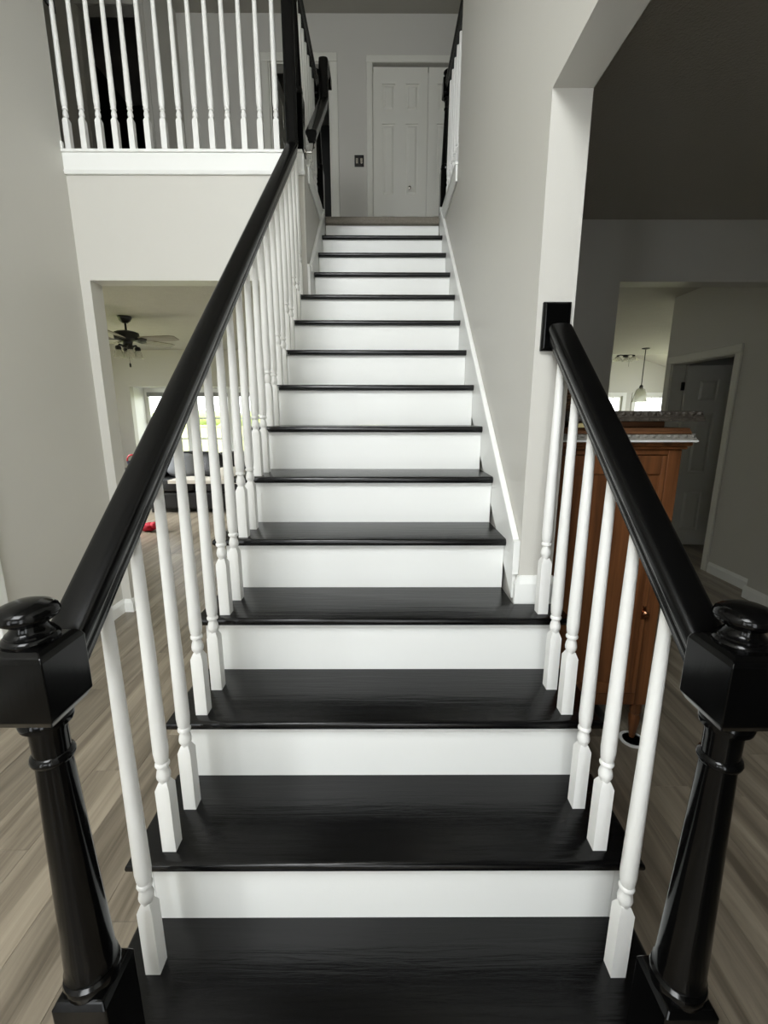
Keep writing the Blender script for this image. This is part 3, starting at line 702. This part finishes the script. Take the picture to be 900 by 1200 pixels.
sofa = empty('sofa', (-2.6, 6.1, 0), 'black leather sofa under the living room bay window', 'sofa')
MB().box(-3.35, -1.2, 5.62, 6.55, 0.06, 0.30).build('base', leather, sofa, bevel=0.03)
for x in (-3.0, -2.28, -1.56): MB().blob((x, 5.98, 0.38), 0.358, 0.40, 0.085, 20, 10, 5).build('seat_cushion', leather, sofa, smooth=True)
for x in (-3.0, -2.28, -1.56): MB().blob((x, 6.42, 0.60), 0.358, 0.15, 0.22, 20, 10, 4).build('back_cushion', leather, sofa, smooth=True)
MB().blob((-3.42, 6.08, 0.34), 0.10, 0.47, 0.28, 16, 10, 5).build('armrest', leather, sofa, smooth=True)
for x in (-3.3, -1.3):
    for y in (5.68, 6.48): MB().lathe([(0.022, 0.0), (0.03, 0.07)], (x, y, 0), 10).build('foot', blackm, sofa)
mb = MB().blob((0, 0, 0), 0.24, 0.09, 0.17, 18, 10, 3)
def cushion(name, mat, loc, rx, rz, sc, label):
    c = MB().blob((0, 0, 0), 0.24*sc, 0.085*sc, 0.19*sc, 20, 12, 2.8); M = Matrix.Translation(loc) @ Matrix.Rotation(rz, 4, 'Z') @ Matrix.Rotation(rx, 4, 'X')
    c.v = [tuple(M @ Vector(v)) for v in c.v]; return tag(c.build(name, mat, None, True, loc=loc), label, 'cushion', 'cushions on the black sofa')
cushion('cushion', fabg, (-3.02, 6.14, 0.62), -0.35, 0.1, 1.0, 'grey cushion at the left end of the black sofa')
cushion('cushion', leather, (-2.62, 6.13, 0.64), -0.35, -0.2, 1.05, 'black cushion on the sofa beside the grey cushion')
cushion('cushion', fabw, (-2.2, 5.80, 0.535), -1.25, 0.2, 0.9, 'cream cushion lying flat on the black sofa seat')
th = MB()
for i in range(12):
    x = -3.0+i*0.13; th.box(x, x+0.13, 5.575, 6.0, 0.468+0.004*math.sin(i*1.3), 0.476+0.004*math.sin(i*1.3)); th.box(x, x+0.13, 5.57, 5.576, 0.43, 0.476+0.004*math.sin(i*1.3))
tag(th.build('throw_blanket', fabw), 'white throw blanket along the front edge of the black sofa', 'blanket')
# toys
mb = MB().blob((-2.83, 4.62, 0.052), 0.11, 0.075, 0.052, 14, 9, 2, 0.25)
t_ = empty('plush_toy', (-2.83, 4.62, 0), 'red plush toy lying on the living room floor', 'toy')
mb.build('body', redp, t_, smooth=True); MB().blob((-2.74, 4.60, 0.075), 0.05, 0.045, 0.045, 12, 8, 2, 0.2).build('head', redp, t_, smooth=True)
st = empty('side_table', (-4.05, 6.6, 0), 'small black side table holding the red-handled toy pail', 'table')
MB().lathe([(0.17, 0.50), (0.175, 0.51), (0.17, 0.525)], (-4.05, 6.6, 0), 24).build('table_top', blackm, st, smooth=True)
for i in range(3):
    a = 2*math.pi*i/3; MB().tube([(-4.05+0.15*math.cos(a), 6.6+0.15*math.sin(a), 0.0), (-4.05+0.10*math.cos(a), 6.6+0.10*math.sin(a), 0.50)], 0.012).build('leg', blackm, st)
pl = empty('toy_pail', (-4.04, 6.6, 0.5255), 'navy toy pail with a red handle beside the bay window', 'toy')
MB().lathe([(0.055, 0.5258), (0.075, 0.64), (0.08, 0.645), (0.07, 0.645), (0.052, 0.535)], (-4.04, 6.6, 0), 20).build('bucket', navyp, pl, smooth=True)
MB().tube([(-4.04+0.078*math.cos(a), 6.6, 0.64+0.10*math.sin(a)) for a in [math.pi*i/12 for i in range(13)]], 0.013).build('handle', redplastic, pl, smooth=True)

# ------------------------------------------------------------------ wooden cabinet and the frames on it
cb = empty('cabinet', (0.88, 1.25, 0), 'brown wooden cupboard on turned legs right of the stairs', 'cabinet')
cx0, cx1, cy0, cy1 = 0.60, 1.115, 1.075, 1.45
mb = MB(); mb.box(cx0, cx0+0.05, cy0, cy0+0.045, 0.18, 1.255).box(cx1-0.05, cx1, cy0, cy0+0.045, 0.18, 1.255)
mb.box(cx0+0.05, cx1-0.05, cy0, cy0+0.02, 0.18, 0.235).box(cx0+0.05, cx1-0.05, cy0, cy0+0.02, 1.235, 1.255)
mb.box(cx0, cx0+0.02, cy0+0.045, cy1, 0.18, 1.255).box(cx1-0.02, cx1, cy0+0.045, cy1, 0.18, 1.255).box(cx0+0.02, cx1-0.02, cy1-0.015, cy1, 0.18, 1.255).box(cx0+0.02, cx1-0.02, cy0+0.03, cy1-0.015, 0.18, 0.20)
mb.build('body', cabm, cb, bevel=0.003)
dx0, dx1, dz0, dz1 = cx0+0.052, cx1-0.053, 0.238, 1.232
mb = MB(); s_ = 0.052
mb.box(dx0, dx0+s_, cy0-0.003, cy0+0.018, dz0, dz1).box(dx1-s_*0.35, dx1, cy0-0.003, cy0+0.018, dz0, dz1).box(dx0+s_, dx1-s_*0.35, cy0-0.003, cy0+0.018, dz1-0.07, dz1).box(dx0+s_, dx1-s_*0.35, cy0-0.003, cy0+0.018, dz0, dz0+0.05)
dr = mb.build('door', cabm, cb, bevel=0.003)
MB().box(dx0+s_-0.004, dx1-s_*0.35+0.004, cy0+0.004, cy0+0.014, dz0+0.046, dz1-0.066).build('panel', cabm, dr)
MB().lathe([(0.006, cy0-0.0025), (0.006, cy0-0.012), (0.012, cy0-0.016), (0.014, cy0-0.024), (0.009, cy0-0.030), (0.001, cy0-0.031)], (dx1-0.012, 0, 0.605), 14, 'Y').build('knob', brass, dr, smooth=True)
MB().box(dx1-0.0195, dx1-0.0045, cy0-0.006, cy0-0.0033, 0.575, 0.632).build('escutcheon', brass, dr, bevel=0.001)
MB().box(cx0-0.012, cx1+0.012, cy0-0.014, cy1+0.005, 1.2555, 1.268).box(cx0-0.022, cx1+0.022, cy0-0.024, cy1+0.01, 1.268, 1.284).build('top', cabm, cb, bevel=0.006)
for x in (cx0+0.026, cx1-0.026):
    for y in (cy0+0.024, cy1-0.024):
        MB().lathe([(0.011, 0.008), (0.013, 0.02), (0.020, 0.07), (0.024, 0.11), (0.018, 0.125), (0.024, 0.135), (0.024, 0.1795)], (x, y, 0), 14).build('leg', cabm, cb, smooth=True)
e = empty('furniture_coaster', (1.089, 1.095, 0), 'black round furniture coaster with white rim under the cabinet leg', 'coaster')
MB().lathe([(0.048, 0.0003), (0.048, 0.004), (0.040, 0.006), (0.001, 0.006)], (1.085, 1.085, 0), 28).build('disc', blackm, e, smooth=True)
MB().lathe([(0.0482, 0.0003), (0.053, 0.0003), (0.053, 0.005), (0.0482, 0.006)], (1.085, 1.085, 0), 28).build('rim', white, e, smooth=True)
e = empty('tray', (0.85, 1.25, 0), 'low black tray with a white edge under the cabinet', 'tray')
MB().box(0.66, 1.03, 1.16, 1.42, 0.0005, 0.03).build('body', blackm, e, bevel=0.004)
MB().box(0.66, 1.03, 1.150, 1.1595, 0.012, 0.02).build('rim', white, e)
def picture_frame(name, x0, x1, y0, y1, z, h, w, mat, label, orn, edge=None):
    e = empty(name, ((x0+x1)/2, (y0+y1)/2, z), label, 'frame', 'picture frames stacked on the cabinet')
    def railp(ax, a0, a1, f0, f1, d):
        # moulded section: outer edge low lip, rising inwards then falling to the sight edge
        q = lambda t: f0+(f1-f0)*t
        pr = [(q(0), z), (q(0), z+h*0.35), (q(0.12), z+h*0.45), (q(0.3), z+h*0.95), (q(0.5), z+h), (q(0.72), z+h*0.7), (q(0.9), z+h*0.62), (q(1), z+h*0.4), (q(1), z)]
        return MB().prism(pr, ax, a0, a1).build('frame_rail', mat, e)
    railp('X', x0, x1, y0, y0+w, 1); railp('X', x0, x1, y1, y1-w, 1)
    railp('Y', y0+w, y1-w, x0, x0+w, 1); railp('Y', y0+w, y1-w, x1, x1-w, 1)
    MB().box(x0+w*0.95, x1-w*0.95, y0+w*0.95, y1-w*0.95, z+0.0005, z+h*0.3).build('backing_board', fwood, e)
    if orn:
        mb = MB(); n = int((x1-x0)/0.027)
        for i in range(n):
            x = x0+0.012+(x1-x0-0.024)*i/(n-1)
            mb.blob((x, y0+w*0.22, z+h*0.72), 0.0105, 0.008, h*0.26, 8, 5)
        for i in range(int((y1-y0)/0.05)):
            y = y0+0.02+i*0.05
            mb.blob((x1-w*0.22, y, z+h*0.72), 0.008, 0.0105, h*0.26, 8, 5)
        tag(mb.build('ornament', orn, e, smooth=True), kind='stuff')
    if edge: MB().box(x0-0.003, x1+0.003, y0-0.004, y0-0.0005, z, z+0.007).build('lip', edge, e)
    return e
picture_frame('picture_frame', 0.655, 1.138, 1.036, 1.43, 1.2845, 0.028, 0.05, silver, 'silver frame with beaded edge at the bottom of the stack', silver, white)
picture_frame('picture_frame', 0.67, 1.12, 1.046, 1.40, 1.3130, 0.022, 0.045, fwood, 'plain brown wooden frame in the middle of the stack', None)
MB_ = MB().box(0.73, 1.04, 1.08, 1.35, 1.3355, 1.358); tag(MB_.build('wooden_box', fwood, None, bevel=0.004), 'flat wooden box between the frames on the cabinet', 'box')
picture_frame('picture_frame', 0.66, 1.150, 1.030, 1.41, 1.3585, 0.036, 0.06, pewter, 'dark carved ornate frame on top of the stack', pewter)
tag(MB().box(0.70, 0.775, 1.040, 1.075, 1.3356, 1.352).build('envelope', yel, None, bevel=0.002), 'cream folded envelope tucked between the frames behind the balusters', 'envelope')
bk = empty('basket', (0.655, 1.2, 1.3955), 'dark wicker basket on the frames next to the column', 'basket')
mb = MB()
for i in range(7): mb.lathe([(0.058+0.002*i, 1.3955+i*0.012), (0.064+0.002*i, 1.4015+i*0.012), (0.060+0.002*i, 1.4075+i*0.012)], (0.735, 1.17, 0), 18)
mb.build('weave', wick, bk, smooth=True)

# ------------------------------------------------------------------ kitchen: pendant, sunroom fan light, windows
p = empty('pendant_lamp', (4.632, 7.643, CE1), 'glass bell pendant lamp on a thin black rod in the kitchen', 'lamp')
MB().lathe([(0.065, CE1-0.001), (0.065, CE1-0.014), (0.02, CE1-0.025)], (4.632, 7.643, 0), 20).build('canopy', blackm, p, smooth=True)
MB().lathe([(0.008, CE1-0.02), (0.008, 1.87)], (4.632, 7.643, 0), 8).build('rod', blackm, p)
MB().lathe([(0.012, 1.90), (0.03, 1.88), (0.03, 1.83), (0.02, 1.82)], (4.632, 7.643, 0), 14).build('socket', blackm, p, smooth=True)
MB().lathe([(0.032, 1.85), (0.07, 1.82), (0.10, 1.74), (0.115, 1.65), (0.13, 1.60), (0.124, 1.60), (0.109, 1.65), (0.094, 1.74), (0.064, 1.815), (0.026, 1.845)], (4.632, 7.643, 0), 22).build('glass_shade', lampg, p, smooth=True)
f2 = empty('fan_light', (5.1, 9.2, 2.85), 'ceiling light with white bell shades beyond the kitchen', 'lamp')
MB().lathe([(0.015, 2.852), (0.015, 2.62), (0.05, 2.60), (0.05, 2.56), (0.01, 2.54)], (5.1, 9.2, 0), 14).build('stem', blackm, f2, smooth=True)
for dx, dy in ((-0.16, 0), (0.12, -0.1), (0.1, 0.12)):
    ar = MB().tube([(5.1, 9.2, 2.58), (5.1+dx*0.6, 9.2+dy*0.6, 2.60), (5.1+dx, 9.2+dy, 2.585)], 0.012).lathe([(0.025, 2.59), (0.028, 2.555)], (5.1+dx, 9.2+dy, 0), 12).build('lamp_arm', blackm, f2, smooth=True)
    MB().lathe([(0.03, 2.565), (0.06, 2.54), (0.09, 2.50), (0.105, 2.48), (0.10, 2.48), (0.085, 2.50), (0.055, 2.535), (0.025, 2.56)], (5.1+dx, 9.2+dy, 0), 18).build('glass_shade', lampg, ar, smooth=True)
MB().tube([(5.16, 9.15, 2.55), (5.16, 9.15, 2.36)], 0.003, 6).build('pull_chain', blackm, f2)
for i, (a, c_) in enumerate(((4.95, 5.56), (5.85, 6.85))):
    w = empty('window_%d' % (i+2), ((a+c_)/2, 10, wz0), ('narrow' if i == 0 else 'wide')+' bright window with white trim beyond the kitchen', None, None, 'structure')
    t = 0.075
    for (x0, x1, z0, z1) in ((a-t, a, wz0-t, wz1+t), (c_, c_+t, wz0-t, wz1+t), (a, c_, wz1, wz1+t), (a, c_, wz0-t, wz0)): MB().box(x0, x1, 9.98, 9.9995, z0, z1).build('casing_board', white, w)
    mb = MB().box(a, a+0.04, 10.03, 10.08, wz0, wz1).box(c_-0.04, c_, 10.03, 10.08, wz0, wz1).box(a+0.04, c_-0.04, 10.03, 10.08, wz1-0.04, wz1).box(a+0.04, c_-0.04, 10.03, 10.08, wz0, wz0+0.04)
    fr = mb.build('sash_frame', white, w); MB().box(a+0.04, c_-0.04, 10.053, 10.057, wz0+0.04, wz1-0.04).build('pane', pane, fr)
    n = 3 if i == 0 else 5
    for j in range(1, n):
        x = a+(c_-a)*j/n; MB().box(x-0.008, x+0.008, 10.035, 10.05, wz0+0.04, wz1-0.04).build('muntin', white, fr)
